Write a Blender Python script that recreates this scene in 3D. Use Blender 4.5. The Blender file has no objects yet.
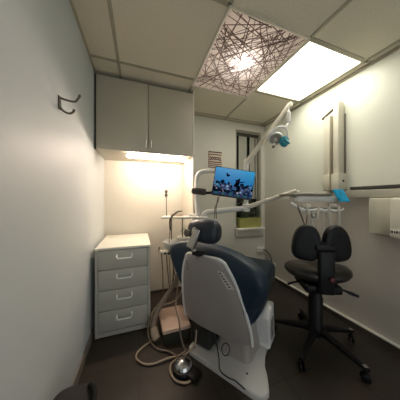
import bpy, bmesh, math, random
from mathutils import Vector, Matrix
random.seed(7)
SC = bpy.context.scene
COL = SC.collection
PI = math.pi

# ------------------------------------------------------------------ materials
def lin(c):
    return tuple(((v/255)/12.92 if v/255 <= .04045 else (((v/255)+.055)/1.055)**2.4) for v in c)

def mat(name, rgb, rough=.5, metal=0., var=.06, scale=12., bump=0., bscale=60., coat=0., spec=.5, alpha=1.):
    m = bpy.data.materials.new(name); m.use_nodes = True
    nt = m.node_tree; b = nt.nodes['Principled BSDF']
    c = lin(rgb)
    tc = nt.nodes.new('ShaderNodeTexCoord')
    n = nt.nodes.new('ShaderNodeTexNoise'); n.inputs['Scale'].default_value = scale; n.inputs['Detail'].default_value = 4
    nt.links.new(tc.outputs['Object'], n.inputs['Vector'])
    r = nt.nodes.new('ShaderNodeValToRGB')
    r.color_ramp.elements[0].position = .3; r.color_ramp.elements[1].position = .7
    r.color_ramp.elements[0].color = tuple(v*(1-var) for v in c)+(1,)
    r.color_ramp.elements[1].color = tuple(min(1, v*(1+var)) for v in c)+(1,)
    nt.links.new(n.outputs['Fac'], r.inputs['Fac']); nt.links.new(r.outputs['Color'], b.inputs['Base Color'])
    b.inputs['Roughness'].default_value = rough; b.inputs['Metallic'].default_value = metal
    b.inputs['Coat Weight'].default_value = coat; b.inputs['Specular IOR Level'].default_value = spec
    b.inputs['Alpha'].default_value = alpha
    if bump:
        n2 = nt.nodes.new('ShaderNodeTexNoise'); n2.inputs['Scale'].default_value = bscale; n2.inputs['Detail'].default_value = 3
        nt.links.new(tc.outputs['Object'], n2.inputs['Vector'])
        bp = nt.nodes.new('ShaderNodeBump'); bp.inputs['Strength'].default_value = bump; bp.inputs['Distance'].default_value = .004
        nt.links.new(n2.outputs['Fac'], bp.inputs['Height']); nt.links.new(bp.outputs['Normal'], b.inputs['Normal'])
    return m

def emis(name, col, strength):
    m = bpy.data.materials.new(name); m.use_nodes = True
    nt = m.node_tree; nt.nodes.clear()
    e = nt.nodes.new('ShaderNodeEmission'); e.inputs[0].default_value = tuple(col)+(1,); e.inputs[1].default_value = strength
    o = nt.nodes.new('ShaderNodeOutputMaterial'); nt.links.new(e.outputs[0], o.inputs[0])
    return m

M = {}
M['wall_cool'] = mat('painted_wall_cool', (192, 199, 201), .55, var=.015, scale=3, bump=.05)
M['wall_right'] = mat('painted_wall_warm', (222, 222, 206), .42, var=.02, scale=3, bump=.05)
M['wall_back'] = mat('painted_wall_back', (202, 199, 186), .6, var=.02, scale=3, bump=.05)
M['ceiling'] = mat('mineral_fibre_tile', (220, 212, 192), .9, var=.09, scale=120, bump=.35, bscale=140)
M['tbar'] = mat('grid_bar_paint', (170, 162, 142), .5)
M['tbar_white'] = mat('light_surround_paint', (214, 208, 190), .5)
M['baseboard_dark'] = mat('dark_skirting', (70, 62, 54), .5)
M['trim_light'] = mat('pale_trim', (226, 222, 210), .4)
M['white'] = mat('white_plastic', (222, 220, 212), .35, var=.02)
M['offwhite'] = mat('cream_plastic', (212, 206, 186), .4, var=.02)
M['cabinet'] = mat('cabinet_laminate', (182, 176, 158), .38, var=.02, scale=4)
M['cab_dark'] = mat('dark_edge', (62, 58, 50), .6)
M['drawer'] = mat('drawer_paint', (184, 182, 170), .35, var=.02, scale=6)
M['drawer_top'] = mat('drawer_top_pale', (226, 224, 212), .35, var=.02)  # top in a paler tone than the drawer fronts
M['shell'] = mat('grey_white_shell', (156, 149, 144), .3, var=.02, scale=5, coat=.2)
M['shell_light'] = mat('bright_shell_edge', (226, 226, 222), .28, var=.01)
M['vent'] = mat('vent_grey', (150, 146, 142), .4)
M['navy'] = mat('navy_upholstery', (20, 42, 58), .5, var=.1, scale=20, bump=.1, bscale=200)
M['navy_dark'] = mat('dark_navy_headrest', (34, 42, 52), .45, var=.1, scale=20, bump=.1, bscale=200)
M['arm_dark'] = mat('dark_armrest_vinyl', (62, 54, 48), .5, var=.1)
M['black'] = mat('black_plastic', (13, 13, 14), .45, var=.1, spec=.3)
M['black_leather'] = mat('black_leather', (14, 15, 17), .5, var=.12, scale=30, bump=.15, bscale=150, spec=.3)
M['seat_leather'] = mat('seat_leather_reflect', (36, 33, 30), .3, var=.1, scale=20, bump=.1)  # beige reflection on the seat put into its colour
M['bag'] = mat('black_nylon', (30, 27, 26), .75, var=.15, scale=40, bump=.3, bscale=200)
M['chrome'] = mat('chrome', (205, 205, 205), .16, 1., var=.02)
M['steel'] = mat('brushed_steel', (190, 186, 180), .28, 1., var=.05)
M['dull_metal'] = mat('dull_metal', (112, 106, 96), .4, .8)
M['bronze'] = mat('dark_hook_metal', (96, 92, 84), .4, .7)
M['hose_beige'] = mat('beige_hose', (168, 150, 128), .5)
M['hose_grey'] = mat('grey_brown_hose', (120, 106, 92), .55)
M['hose_white'] = mat('white_hose', (205, 200, 186), .45)
M['cord'] = mat('black_cord', (24, 24, 26), .5)
M['tray_top'] = mat('tray_brown_grey', (120, 114, 100), .35, var=.05)
M['blue_film'] = mat('blue_barrier_film', (24, 172, 222), .2, var=.25, scale=45, bump=.8, bscale=40)
M['teal_film'] = mat('teal_barrier_film', (58, 156, 170), .25, var=.3, scale=50, bump=.8, bscale=40)
M['box_lid'] = mat('beige_lid', (204, 174, 154), .5, var=.05)
M['box_side'] = mat('olive_box_side', (48, 48, 38), .6)
M['chassis'] = mat('dark_chassis', (38, 38, 34), .6)
M['planter'] = mat('lime_planter', (186, 184, 108), .5, var=.08)
M['leaf'] = mat('dark_leaf', (92, 106, 78), .5, var=.35, scale=30)
M['frame_grey'] = mat('window_frame_grey', (140, 136, 120), .5)
M['frame_dark'] = mat('window_dark', (44, 40, 34), .5)
M['blind'] = mat('blind_fabric', (160, 158, 144), .7, var=.04)
M['glass_night'] = mat('dark_window_glass', (34, 34, 32), .08, spec=.6)
M['bezel'] = mat('black_bezel', (16, 20, 28), .35)
M['rubber'] = mat('dark_brown_rubber', (58, 50, 44), .5, var=.15)
M['paper'] = mat('notice_paper', (206, 190, 172), .7, var=.02)
M['ink'] = mat('dark_red_ink', (82, 44, 38), .7)
M['ink_black'] = mat('black_ink', (40, 38, 36), .7)
M['label'] = mat('white_label', (236, 232, 220), .5)
M['red'] = mat('red_knob', (84, 28, 25), .4)
M['pink'] = mat('pink_tag', (196, 110, 120), .5)

# floor: large dark brown tiles with faint joints
def floor_mat():
    m = bpy.data.materials.new('dark_floor_tiles'); m.use_nodes = True
    nt = m.node_tree; b = nt.nodes['Principled BSDF']
    tc = nt.nodes.new('ShaderNodeTexCoord')
    br = nt.nodes.new('ShaderNodeTexBrick'); br.offset = .0
    br.inputs['Scale'].default_value = 1; br.inputs['Brick Width'].default_value = .46; br.inputs['Row Height'].default_value = .46
    br.inputs['Mortar Size'].default_value = .004; br.inputs['Mortar Smooth'].default_value = .3
    br.inputs['Color1'].default_value = lin((64, 57, 49))+(1,); br.inputs['Color2'].default_value = lin((59, 52, 45))+(1,)
    br.inputs['Mortar'].default_value = lin((48, 42, 38))+(1,)
    n = nt.nodes.new('ShaderNodeTexNoise'); n.inputs['Scale'].default_value = 9; n.inputs['Detail'].default_value = 6
    mx = nt.nodes.new('ShaderNodeMix'); mx.data_type = 'RGBA'; mx.blend_type = 'MULTIPLY'; mx.inputs[0].default_value = .35
    nt.links.new(tc.outputs['Object'], br.inputs['Vector']); nt.links.new(tc.outputs['Object'], n.inputs['Vector'])
    nt.links.new(br.outputs['Color'], mx.inputs[6]); nt.links.new(n.outputs['Color'], mx.inputs[7])
    nt.links.new(mx.outputs[2], b.inputs['Base Color'])
    b.inputs['Roughness'].default_value = .42; b.inputs['Specular IOR Level'].default_value = .35
    return m
M['floor'] = floor_mat()

# ------------------------------------------------------------------ mesh helpers
class MB:
    def __init__(s): s.bm = bmesh.new()
    def box(s, lo, hi, bev=0., mtx=None):
        r = bmesh.ops.create_cube(s.bm, size=1.)
        c = [(a+b)/2 for a, b in zip(lo, hi)]; d = [abs(b-a) for a, b in zip(lo, hi)]
        T = Matrix.Translation(c) @ Matrix.Diagonal(d+[1])
        if mtx: T = mtx @ T
        bmesh.ops.transform(s.bm, matrix=T, verts=r['verts'])
        if bev:
            es = list({e for v in r['verts'] for e in v.link_edges})
            bmesh.ops.bevel(s.bm, geom=es, offset=bev, segments=3, affect='EDGES', profile=.5)
        return s
    def loft(s, rings, cap=True, closed=False):
        vs = [[s.bm.verts.new(p) for p in r] for r in rings]
        n = len(rings[0]); L = len(vs)
        for i in range(L if closed else L-1):
            a, b = vs[i], vs[(i+1) % L]
            for j in range(n):
                s.bm.faces.new((a[j], a[(j+1) % n], b[(j+1) % n], b[j]))
        if cap and not closed:
            s.bm.faces.new(list(reversed(vs[0]))); s.bm.faces.new(vs[-1])
        return s
    def tube(s, pts, r, n=10, smooth=True, closed=False):
        P = spline(pts, 6, closed) if smooth and len(pts) > 2 else [Vector(p) for p in pts]
        rs = r if isinstance(r, (list, tuple)) else None
        N = len(P); rings = []; up = None
        for i, p in enumerate(P):
            if closed: t = P[(i+1) % N]-P[i-1]
            else: t = P[min(i+1, N-1)]-P[max(i-1, 0)]
            t.normalize()
            if up is None: up = t.orthogonal().normalized()
            up = (up-t*up.dot(t)).normalized() if (up-t*up.dot(t)).length > 1e-6 else t.orthogonal().normalized()
            w = t.cross(up)
            if rs:
                f = i/(N-1)*(len(rs)-1); k = min(int(f), len(rs)-2); rr = rs[k]+(rs[k+1]-rs[k])*(f-k)
            else: rr = r
            rings.append([p+(up*math.cos(2*PI*j/n)+w*math.sin(2*PI*j/n))*rr for j in range(n)])
        return s.loft(rings, closed=closed)
    def lathe(s, prof, c=(0, 0, 0), n=28, mtx=None):
        rings = []
        for r, z in prof:
            ring = [Vector((max(r, 1e-4)*math.cos(2*PI*j/n), max(r, 1e-4)*math.sin(2*PI*j/n), z)) for j in range(n)]
            if mtx: ring = [mtx @ p for p in ring]
            rings.append([p+Vector(c) for p in ring])
        return s.loft(rings)
    def prism(s, poly, z0, z1, bev=0.):
        a = [s.bm.verts.new((x, y, z0)) for x, y in poly]; f = s.bm.faces.new(a)
        r = bmesh.ops.extrude_face_region(s.bm, geom=[f])
        vs = [v for v in r['geom'] if isinstance(v, bmesh.types.BMVert)]
        for v in vs: v.co.z = z1
        if bev:
            es = [e for e in s.bm.edges if all(v in vs for v in e.verts)]
            bmesh.ops.bevel(s.bm, geom=es, offset=bev, segments=3, affect='EDGES', profile=.5)
        return s
    def ball(s, c, r, n=14, mtx=None):
        rr = r if isinstance(r, (tuple, list)) else (r, r, r)
        q = bmesh.ops.create_uvsphere(s.bm, u_segments=n+4, v_segments=n, radius=1)
        T = Matrix.Translation(c) @ (mtx or Matrix.Identity(4)) @ Matrix.Diagonal(list(rr)+[1])
        bmesh.ops.transform(s.bm, matrix=T, verts=q['verts']); return s
    def xf(s, T): bmesh.ops.transform(s.bm, matrix=T, verts=s.bm.verts[:]); return s
    def build(s, name, m, parent=None, sub=0, sharp=False):
        bmesh.ops.recalc_face_normals(s.bm, faces=s.bm.faces[:])
        me = bpy.data.meshes.new(name); s.bm.to_mesh(me); s.bm.free()
        if not sharp:
            for p in me.polygons: p.use_smooth = True
            try: me.set_sharp_from_angle(angle=math.radians(38))
            except Exception: pass
        o = bpy.data.objects.new(name, me); COL.objects.link(o)
        me.materials.append(m)
        if parent: o.parent = parent
        if sub:
            md = o.modifiers.new('Subdivision', 'SUBSURF'); md.levels = sub; md.render_levels = sub
        return o

def spline(pts, k=6, closed=False):
    P = [Vector(p) for p in pts]; N = len(P); out = []
    for i in range(N if closed else N-1):
        if closed: a, b, c, d = P[i-1], P[i], P[(i+1) % N], P[(i+2) % N]
        else: a, b, c, d = P[max(i-1, 0)], P[i], P[i+1], P[min(i+2, N-1)]
        for j in range(k):
            t = j/k
            out.append(.5*((2*b)+(c-a)*t+(2*a-5*b+4*c-d)*t*t+(3*b-a-3*c+d)*t**3))
    if not closed: out.append(P[-1])
    return out

def rrect(w, h, r, n=5):
    r = min(r, w/2-1e-4, h/2-1e-4); out = []
    for cx, cy, a0 in ((w/2-r, h/2-r, 0), (-w/2+r, h/2-r, PI/2), (-w/2+r, -h/2+r, PI), (w/2-r, -h/2+r, 1.5*PI)):
        for i in range(n): 
            a = a0+PI/2*i/(n-1); out.append((cx+r*math.cos(a), cy+r*math.sin(a)))
    return out

def empty(name, loc, rz=0., label=None, cat=None, group=None):
    o = bpy.data.objects.new(name, None); COL.objects.link(o)
    o.empty_display_size = .05; o.location = loc; o.rotation_euler = (0, 0, rz)
    return tag(o, label, cat, group)
def tag(o, label=None, cat=None, group=None):
    if label: o['label'] = label
    if cat: o['category'] = cat
    if group: o['group'] = group
    return o
def struct(o): o['kind'] = 'structure'; return o
def rotx(a): return Matrix.Rotation(a, 4, 'X')
def roty(a): return Matrix.Rotation(a, 4, 'Y')
def rotz(a): return Matrix.Rotation(a, 4, 'Z')
def T(*v): return Matrix.Translation(v)
def align(a, b):
    """matrix taking local z (0..1) onto the segment a->b direction (no scale)"""
    a, b = Vector(a), Vector(b)
    return Matrix.Translation(a) @ (b-a).to_track_quat('Z', 'Y').to_matrix().to_4x4()
def beam(mb, a, b, w, h, bev=.004, w2=None, h2=None):
    L = (Vector(b)-Vector(a)).length
    m = align(a, b); w2 = w2 or w; h2 = h2 or h
    r0 = [m @ Vector((x, y, 0)) for x, y in rrect(w, h, bev*2)]
    r1 = [m @ Vector((x, y, L)) for x, y in rrect(w2, h2, bev*2)]
    return mb.loft([r0, r1])

# ------------------------------------------------------------------ room shell
XL, XR, YB, YF, ZC = -.39, 1.92, 2.33, -1.35, 2.4
struct(MB().box((XL-.1, YF-.1, -.06), (XR+.1, YB+.2, 0)).build('floor', M['floor']))
struct(MB().box((XL-.1, YF-.1, 0), (XL, YB+.2, ZC+.12)).build('wall_left', M['wall_cool']))
def two_tone(base, low, z0, z1):
    nt = base.node_tree; b = nt.nodes['Principled BSDF']; src = b.inputs['Base Color'].links[0].from_socket
    tc = nt.nodes.new('ShaderNodeTexCoord'); sp = nt.nodes.new('ShaderNodeSeparateXYZ'); mr = nt.nodes.new('ShaderNodeMapRange')
    mr.inputs[1].default_value = z0; mr.inputs[2].default_value = z1
    mx = nt.nodes.new('ShaderNodeMix'); mx.data_type = 'RGBA'; mx.inputs[6].default_value = lin(low)+(1,)
    nt.links.new(tc.outputs['Object'], sp.inputs[0]); nt.links.new(sp.outputs['Z'], mr.inputs[0]); nt.links.new(mr.outputs[0], mx.inputs[0])
    nt.links.new(src, mx.inputs[7]); nt.links.new(mx.outputs[2], b.inputs['Base Color'])
two_tone(M['wall_right'], (192, 184, 173), 1.20, 1.235)     # greyer below the rail
struct(MB().box((XR, YF-.1, 0), (XR+.1, YB+.2, ZC+.12)).build('wall_right', M['wall_right']))
# unseen rear wall, its wide opening added to let world light in as fill
wf = MB(); DX0, DX1, DZ = -.15, 1.65, 2.15
wf.box((XL, YF-.1, 0), (DX0, YF, ZC+.12)).box((DX1, YF-.1, 0), (XR, YF, ZC+.12)).box((DX0, YF-.1, DZ), (DX1, YF, ZC+.12))
struct(wf.build('wall_front', M['wall_cool']))
WX0, WX1, WZ0, WZ1 = 1.385, 1.85, .775, 2.275
wb = MB()
wb.box((XL, YB, 0), (WX0, YB+.16, ZC+.12)).box((WX1, YB, 0), (XR, YB+.16, ZC+.12))
wb.box((WX0, YB, 0), (WX1, YB+.16, WZ0)).box((WX0, YB, WZ1), (WX1, YB+.16, ZC+.12))
struct(wb.build('wall_back', M['wall_back']))

# ceiling of lay-in tiles with two openings for the lights
P1 = (.535, .965, 1.185, 1.755)     # patterned panel  x0,y0,x1,y1
P2 = (1.205, .965, 1.835, 1.61)     # bright panel
def rect_minus(x0, y0, x1, y1):
    return None
cb = MB()
xs = [XL, P1[0], P1[2], P2[0], P2[2], XR]; ys = [YF, P1[1], P2[3], P1[3], YB]
for i in range(len(xs)-1):
    for j in range(len(ys)-1):
        cx, cy = (xs[i]+xs[i+1])/2, (ys[j]+ys[j+1])/2
        if any(p[0] < cx < p[2] and p[1] < cy < p[3] for p in (P1, P2)): continue
        cb.box((xs[i], ys[j], ZC), (xs[i+1], ys[j+1], ZC+.02))
struct(cb.build('ceiling', M['ceiling']))
gb = MB()
def bar(x0, y0, x1, y1, w=.024):
    if x0 == x1: gb.box((x0-w/2, y0, ZC-.006), (x0+w/2, y1, ZC+.004))
    else: gb.box((x0, y0-w/2, ZC-.006), (x1, y0+w/2, ZC+.004))
bar(-.17, YF, -.17, YB); bar(.5235, YF, .5235, P1[1]); bar(.5235, P1[3], .5235, YB)
bar(1.195, YF, 1.195, P1[1]-.02); bar(1.195, P1[3], 1.195, YB); bar(1.847, YF, 1.847, YB)
bar(XL, 1.665, .51, 1.665); bar(1.2, 1.622, XR, 1.622); bar(XL, .31, XR, .31); bar(1.2, .953, XR, .953); bar(XL, -.34, XR, -.34); bar(XL, .953, .53, .953)
bar(XL, 2.27, XR, 2.27)
struct(gb.build('trim_1', M['tbar']))
eb = MB()
eb.box((XL, YF, ZC-.02), (XL+.012, YB, ZC)).box((XR-.016, YF, ZC-.022), (XR, YB, ZC)).box((XL, YB-.012, ZC-.02), (XR, YB, ZC))
struct(eb.build('trim_2', M['tbar']))
struct(MB().box((XR-.022, YF, .0), (XR, YB, .052)).build('baseboard_right', M['baseboard_dark']))
struct(MB().box((XR-.028, YF, .052), (XR, YB, .068), .004).build('trim_3', M['trim_light']))
struct(MB().box((XL, YF, 0), (XL+.012, YB, .07)).build('baseboard_left', mat('grey_skirting', (120, 114, 106), .5)))
struct(MB().box((XL, YB-.012, 0), (XR, YB, .03)).build('baseboard_back', M['baseboard_dark']))
# end panel beside the wall cabinet, full height
struct(MB().box((.556, 1.835, 0), (.572, YB, ZC), .002).build('trim_4', mat('end_panel_laminate', (205, 200, 186), .45, var=.02)))
# wall rail on the right wall
struct(MB().box((XR-.036, .15, 1.218), (XR, 1.29, 1.290), .006).build('trim_5', mat('rail_paint', (176, 172, 156), .45)))
struct(MB().box((XR-.032, .15, 1.294), (XR, 1.10, 1.322), .003).build('trim_6', M['cab_dark']))

# ------------------------------------------------------------------ window
w = struct(empty('window_1', (0, 0, 0)))
fb = MB()
fb.box((WX0, YB+.02, WZ0), (WX0+.03, YB+.10, WZ1)).box((WX1-.03, YB+.02, WZ0), (WX1, YB+.10, WZ1))
fb.box((WX0+.03, YB+.02, WZ1-.03), (WX1-.03, YB+.10, WZ1)).box((WX0+.03, YB+.02, WZ0), (WX1-.03, YB+.10, WZ0+.03))
fb.build('window_frame', M['frame_grey'], w)
MB().box((WX0+.02, YB+.085, WZ0+.02), (WX1-.02, YB+.095, WZ1-.02)).build('pane', M['glass_night'], w)
MB().box((WX0-.012, YB-.085, WZ0-.03), (WX1+.01, YB+.155, WZ0), .004).build('window_sill', M['trim_light'], w)
MB().box((WX0, YB-.03, WZ0-.13), (WX1, YB, WZ0-.03), .003).build('apron', M['trim_light'], w)
bl = empty('window_blind', (0, 0, 0), 0, 'grey vertical panel blind with dark gaps hanging in the corner window', 'blind')
MB().box((WX0+.03, YB+.03, WZ1-.07), (WX1-.03, YB+.075, WZ1-.03), .003).build('head_rail', M['frame_dark'], bl)
for a, b in ((.085, .235), (.285, .385), (.395, .43)):
    mb = MB(); rings = []
    for k in range(9):
        z = WZ1-.07-(WZ1-.07-1.22)*k/8
        rings.append([Vector((WX0+x, YB+y+.004*math.sin(k*.8), z)) for x, y in ((a, .05), (b, .058), (b, .061), (a, .053))])
    mb.loft(rings).build('blind_panel', M['blind'], bl)

# planter on the sill
pl = empty('planter_box', (1.62, YB-.005, WZ0), 0, 'lime green rectangular planter of dark leafy plants on the window sill', 'planter')
mb = MB(); rings = []
for z, wd, dp in ((0, .37, .085), (.004, .376, .09), (.145, .40, .105), (.15, .405, .11), (.15, .385, .09), (.125, .38, .085)):
    rings.append([Vector((x, y, z)) for x, y in rrect(wd, dp, .01)])
mb.loft(rings).build('planter', M['planter'], pl)
lf = MB()
for i in range(170):
    bx, by = random.uniform(-.175, .175), random.uniform(-.03, .03)
    h = random.uniform(.03, .26); a = random.uniform(0, 2*PI)
    c = Vector((bx+.05*math.cos(a)*h/.2, by+.03*math.sin(a)*h/.2, .13+h))
    L, W = random.uniform(.025, .05), random.uniform(.012, .02)
    R = (rotz(a) @ roty(random.uniform(-.9, .9))).to_3x3()
    pts = [R @ Vector(v) for v in ((-L/2, 0, 0), (0, W, .006), (L/2, 0, -.004), (0, -W, .006))]
    vs = [lf.bm.verts.new(c+p) for p in pts]; lf.bm.faces.new(vs)
    if i % 5 == 0: lf.tube([(bx, by, .12), (bx+.01, by, .13+h*.5), tuple(c)], .002, 5)
o = lf.build('foliage', M['leaf'], pl)
md = o.modifiers.new('Solidify', 'SOLIDIFY'); md.thickness = .0015

# ------------------------------------------------------------------ ceiling lights
WARM = (1., .965, .85)
l2 = empty('ceiling_light', (0, 0, 0), 0, 'brightly lit square ceiling light panel next to the right wall', 'ceiling light')
x0, y0, x1, y1 = P2
MB().box((x0, y0, ZC+.006), (x1, y1, ZC+.012)).build('diffuser', emis('lit_diffuser', WARM, 4.7), l2)
fr = MB(); t = .012
fr.box((x0, y0, ZC-.004), (x1, y0+t, ZC+.006)).box((x0, y1-t, ZC-.004), (x1, y1, ZC+.006)).box((x0, y0+t, ZC-.004), (x0+t, y1-t, ZC+.006)).box((x1-t, y0+t, ZC-.004), (x1, y1-t, ZC+.006))
fr.build('frame', M['tbar_white'], l2)
MB().box((x0, y0, ZC+.012), (x1, y1, ZC+.09)).build('housing', M['white'], l2)

l1 = empty('ceiling_light', (0, 0, 0), 0, 'translucent ceiling light cover printed with criss-cross dark lines around a glowing lamp', 'ceiling light')
x0, y0, x1, y1 = P1
def diffuser_mat():
    m = bpy.data.materials.new('translucent_cover'); m.use_nodes = True
    nt = m.node_tree; nt.nodes.clear()
    d = nt.nodes.new('ShaderNodeBsdfDiffuse'); d.inputs[0].default_value = (.60, .52, .48, 1)
    tr = nt.nodes.new('ShaderNodeBsdfTranslucent'); tr.inputs[0].default_value = (.86, .77, .73, 1)
    mx = nt.nodes.new('ShaderNodeMixShader'); mx.inputs[0].default_value = .6
    o = nt.nodes.new('ShaderNodeOutputMaterial')
    nt.links.new(d.outputs[0], mx.inputs[1]); nt.links.new(tr.outputs[0], mx.inputs[2]); nt.links.new(mx.outputs[0], o.inputs[0])
    return m
pb = MB(); vs = [pb.bm.verts.new(v) for v in ((x0, y0, ZC), (x1, y0, ZC), (x1, y1, ZC), (x0, y1, ZC))]; pb.bm.faces.new(vs)
cover = pb.build('printed_cover', diffuser_mat(), l1)
# printed stick pattern : straight strips clipped to the cover
def clip(p, q):
    t0, t1 = 0., 1.; dx, dy = q[0]-p[0], q[1]-p[1]
    for pp, qq in ((-dx, p[0]-x0-.01), (dx, x1-.01-p[0]), (-dy, p[1]-y0-.01), (dy, y1-.01-p[1])):
        if abs(pp) < 1e-9:
            if qq < 0: return None
        else:
            r = qq/pp
            if pp < 0: t0 = max(t0, r)
            else: t1 = min(t1, r)
    if t0 >= t1: return None
    return (p[0]+dx*t0, p[1]+dy*t0), (p[0]+dx*t1, p[1]+dy*t1)
sb = MB()
for i in range(112):
    cx, cy, a = x0+(i % 8+random.random())/8*(x1-x0), y0+(i//8 % 10+random.random())/10*(y1-y0), random.uniform(0, PI)
    L = random.uniform(.16, .5)
    s = clip((cx-L*math.cos(a), cy-L*math.sin(a)), (cx+L*math.cos(a), cy+L*math.sin(a)))
    if not s: continue
    (ax, ay), (bx, by) = s; n = Vector((-(by-ay), bx-ax)).normalized()*random.uniform(.0022, .0040)
    z = ZC-.0012-.00002*i
    sb.bm.faces.new([sb.bm.verts.new(v) for v in ((ax+n.x, ay+n.y, z), (bx+n.x, by+n.y, z), (bx-n.x, by-n.y, z), (ax-n.x, ay-n.y, z))])
sb.build('printed_lines', mat('brown_line_print', (112, 88, 82), .7), cover)
fr = MB(); t = .014
fr.box((x0-t, y0, ZC-.008), (x0, y1, ZC+.006)).box((x1, y0, ZC-.008), (x1+.012, y1, ZC+.006)).box((x0-t, y0-t, ZC-.008), (x1+.012, y0, ZC+.006)).box((x0-t, y1, ZC-.008), (x1+.012, y1+t, ZC+.006))
fr.build('frame', M['tbar_white'], l1)
hb = MB(); H = .16
hb.box((x0-.01, y0-.01, ZC+H), (x1+.01, y1+.01, ZC+H+.01)).box((x0-.012, y0, ZC+.022), (x0, y1, ZC+H)).box((x1, y0, ZC+.022), (x1+.012, y1, ZC+H)).box((x0, y0-.012, ZC+.022), (x1, y0, ZC+H)).box((x0, y1, ZC+.022), (x1, y1+.012, ZC+H))
hb.build('housing', M['white'], l1)
MB().ball((.865, 1.33, ZC+.06), .03).build('bulb', emis('lit_bulb', (1., .95, .88), 40), l1)

# ------------------------------------------------------------------ wall cabinets (upper left)
CZ0, CZ1, CY0 = 1.675, 2.362, 1.83
cab = empty('wall_cabinet', (.085, 2.08, CZ0), 0, 'grey two-door wall cabinet hung under the ceiling at the back left', 'cabinet')
cT = T(-.085, -2.08, -CZ0)
MB().box((XL+.012, CY0+.022, CZ0), (.552, YB-.002, CZ1), .002).xf(cT).build('body', M['cabinet'], cab)
MB().box((XL+.004, CY0+.012, CZ0-.002), (XL+.016, CY0+.06, CZ1)).xf(cT).build('side_gap', M['cab_dark'], cab)
for a, b, hx in ((XL+.018, .083, .062), (.090, .552, .114)):
    d = MB().box((a, CY0, CZ0-.004), (b, CY0+.020, CZ1-.002), .003).xf(cT).build('door', M['cabinet'], cab)
    MB().tube([(hx, CY0, CZ0+.045), (hx, CY0-.022, CZ0+.045), (hx, CY0-.022, CZ0+.115), (hx, CY0, CZ0+.115)], .005, 8, smooth=False).xf(cT).build('handle', M['steel'], d)
struct(MB().box((XL+.004, CY0+.03, CZ1), (.55, YB, ZC-.02)).build('trim_7', mat('dark_filler', (70, 63, 52), .7)))
# strip light under it
sl = empty('strip_light', (.195, 1.94, CZ0), 0, 'glowing warm strip light fixed under the wall cabinet', 'light')
sT = T(-.195, -1.94, -CZ0)
MB().box((-.13, 1.915, CZ0-.012), (.52, 1.965, CZ0), .003).xf(sT).build('housing', M['white'], sl)
MB().tube([(-.115, 1.935, CZ0-.026), (.50, 1.935, CZ0-.026)], .013, 12, smooth=False).xf(sT).build('tube', emis('lit_strip', (1., .80, .66), 72), sl)
for x in (-.122, .507): MB().box((x-.008, 1.922, CZ0-.036), (x+.008, 1.95, CZ0-.010), .002).xf(sT).build('end_cap', M['white'], sl)

# ------------------------------------------------------------------ drawer unit
dx0, dx1, dy0, dy1, dz = -.355, .10, 1.70, 2.30, .785
du = empty('drawer_unit', ((dx0+dx1)/2, (dy0+dy1)/2, 0), 0, 'white metal four-drawer unit standing in the back left corner', 'drawer unit')
uT = T(-(dx0+dx1)/2, -(dy0+dy1)/2, 0)
bb = MB(); t = .022
bb.box((dx0, dy0, .012), (dx0+t, dy1, dz-.02)).box((dx1-t, dy0, .012), (dx1, dy1, dz-.02)).box((dx0+t, dy1-t, .012), (dx1-t, dy1, dz-.02)).box((dx0+t, dy0+.004, .012), (dx1-t, dy1-t, .05)).box((dx0+t, dy0+.03, .05), (dx1-t, dy0+.05, dz-.02))
bb.xf(uT).build('carcass', M['drawer'], du)
MB().box((dx0-.003, dy0-.006, dz-.02), (dx1+.003, dy1, dz), .003).xf(uT).build('top', M['drawer_top'], du)
for sx in (dx0+.03, dx1-.03):
    for sy in (dy0+.04, dy1-.04): MB().lathe([(.014, 0), (.016, .004), (.016, .013)], (sx, sy, 0), 12).xf(uT).build('foot', M['black'], du)
zs = [.054, .232, .411, .59, .762]
for i in range(4):
    z0, z1 = zs[i]+.002, zs[i+1]-.003
    d = MB().box((dx0+t+.002, dy0+.003, z0), (dx1-t-.002, dy0+.028, z1), .003).xf(uT).build('drawer', M['drawer'], du)
    cx, cz = (dx0+dx1)/2+.005, z1-.062
    MB().tube([(cx-.062, dy0+.004, cz+.018), (cx-.062, dy0-.026, cz+.006), (cx-.052, dy0-.032, cz-.008), (cx+.052, dy0-.032, cz-.008), (cx+.062, dy0-.026, cz+.006), (cx+.062, dy0+.004, cz+.018)], .007, 8, smooth=False).xf(uT).build('handle', M['shell_light'], d)

# ------------------------------------------------------------------ coat hook
hk = empty('coat_hook', (XL, 1.09, 1.70), 0, 'dark metal double coat hook screwed to the left wall', 'hook')
MB().box((0, -.013, -.036), (.006, .013, .036), .003).build('back_plate', M['bronze'], hk)
MB().tube([(.003, 0, .028), (.03, .012, .026), (.062, .03, .034), (.078, .036, .062), (.082, .038, .076)], [.006, .0055, .0055, .006, .0075], 8).build('upper_arm', M['bronze'], hk)
MB().tube([(.003, 0, -.02), (.02, .004, -.038), (.042, .012, -.042), (.058, .018, -.028), (.060, .02, -.016)], [.006, .0055, .0055, .006, .007], 8).build('lower_arm', M['bronze'], hk)

# ------------------------------------------------------------------ notice on the back wall
nt_ = empty('wall_notice', (1.045, YB, 1.785), 0, 'small pale notice with dark red printed lines on the back wall', 'notice')
pp = MB().box((-.108, -.004, -.118), (.108, 0, .118)).build('sheet', M['paper'], nt_)
ib = MB()
def ink(a, b, z, h): ib.box((a, -.0052, z-h/2), (b, -.0038, z+h/2))
ink(-.106, .106, .108, .017); ink(-.104, .1, .072, .013); ink(-.102, .104, -.036, .014); ink(-.106, .1, -.064, .011); ink(-.1, .1, -.090, .010); ink(-.106, .06, -.112, .011)
ib.box((-.107, -.0052, -.116), (-.099, -.0038, .114))
for k in (-1, 1):
    ib.tube([(-.085+.17*i/14, -.0046, .018+k*.020*math.sin(i*1.35)) for i in range(15)], .0055, 6)
ink(-.1, -.07, -.008, .009); ink(.06, .1, -.008, .009); ink(-.1, -.08, .044, .008)
ib.build('printing', M['ink'], pp)

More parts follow.
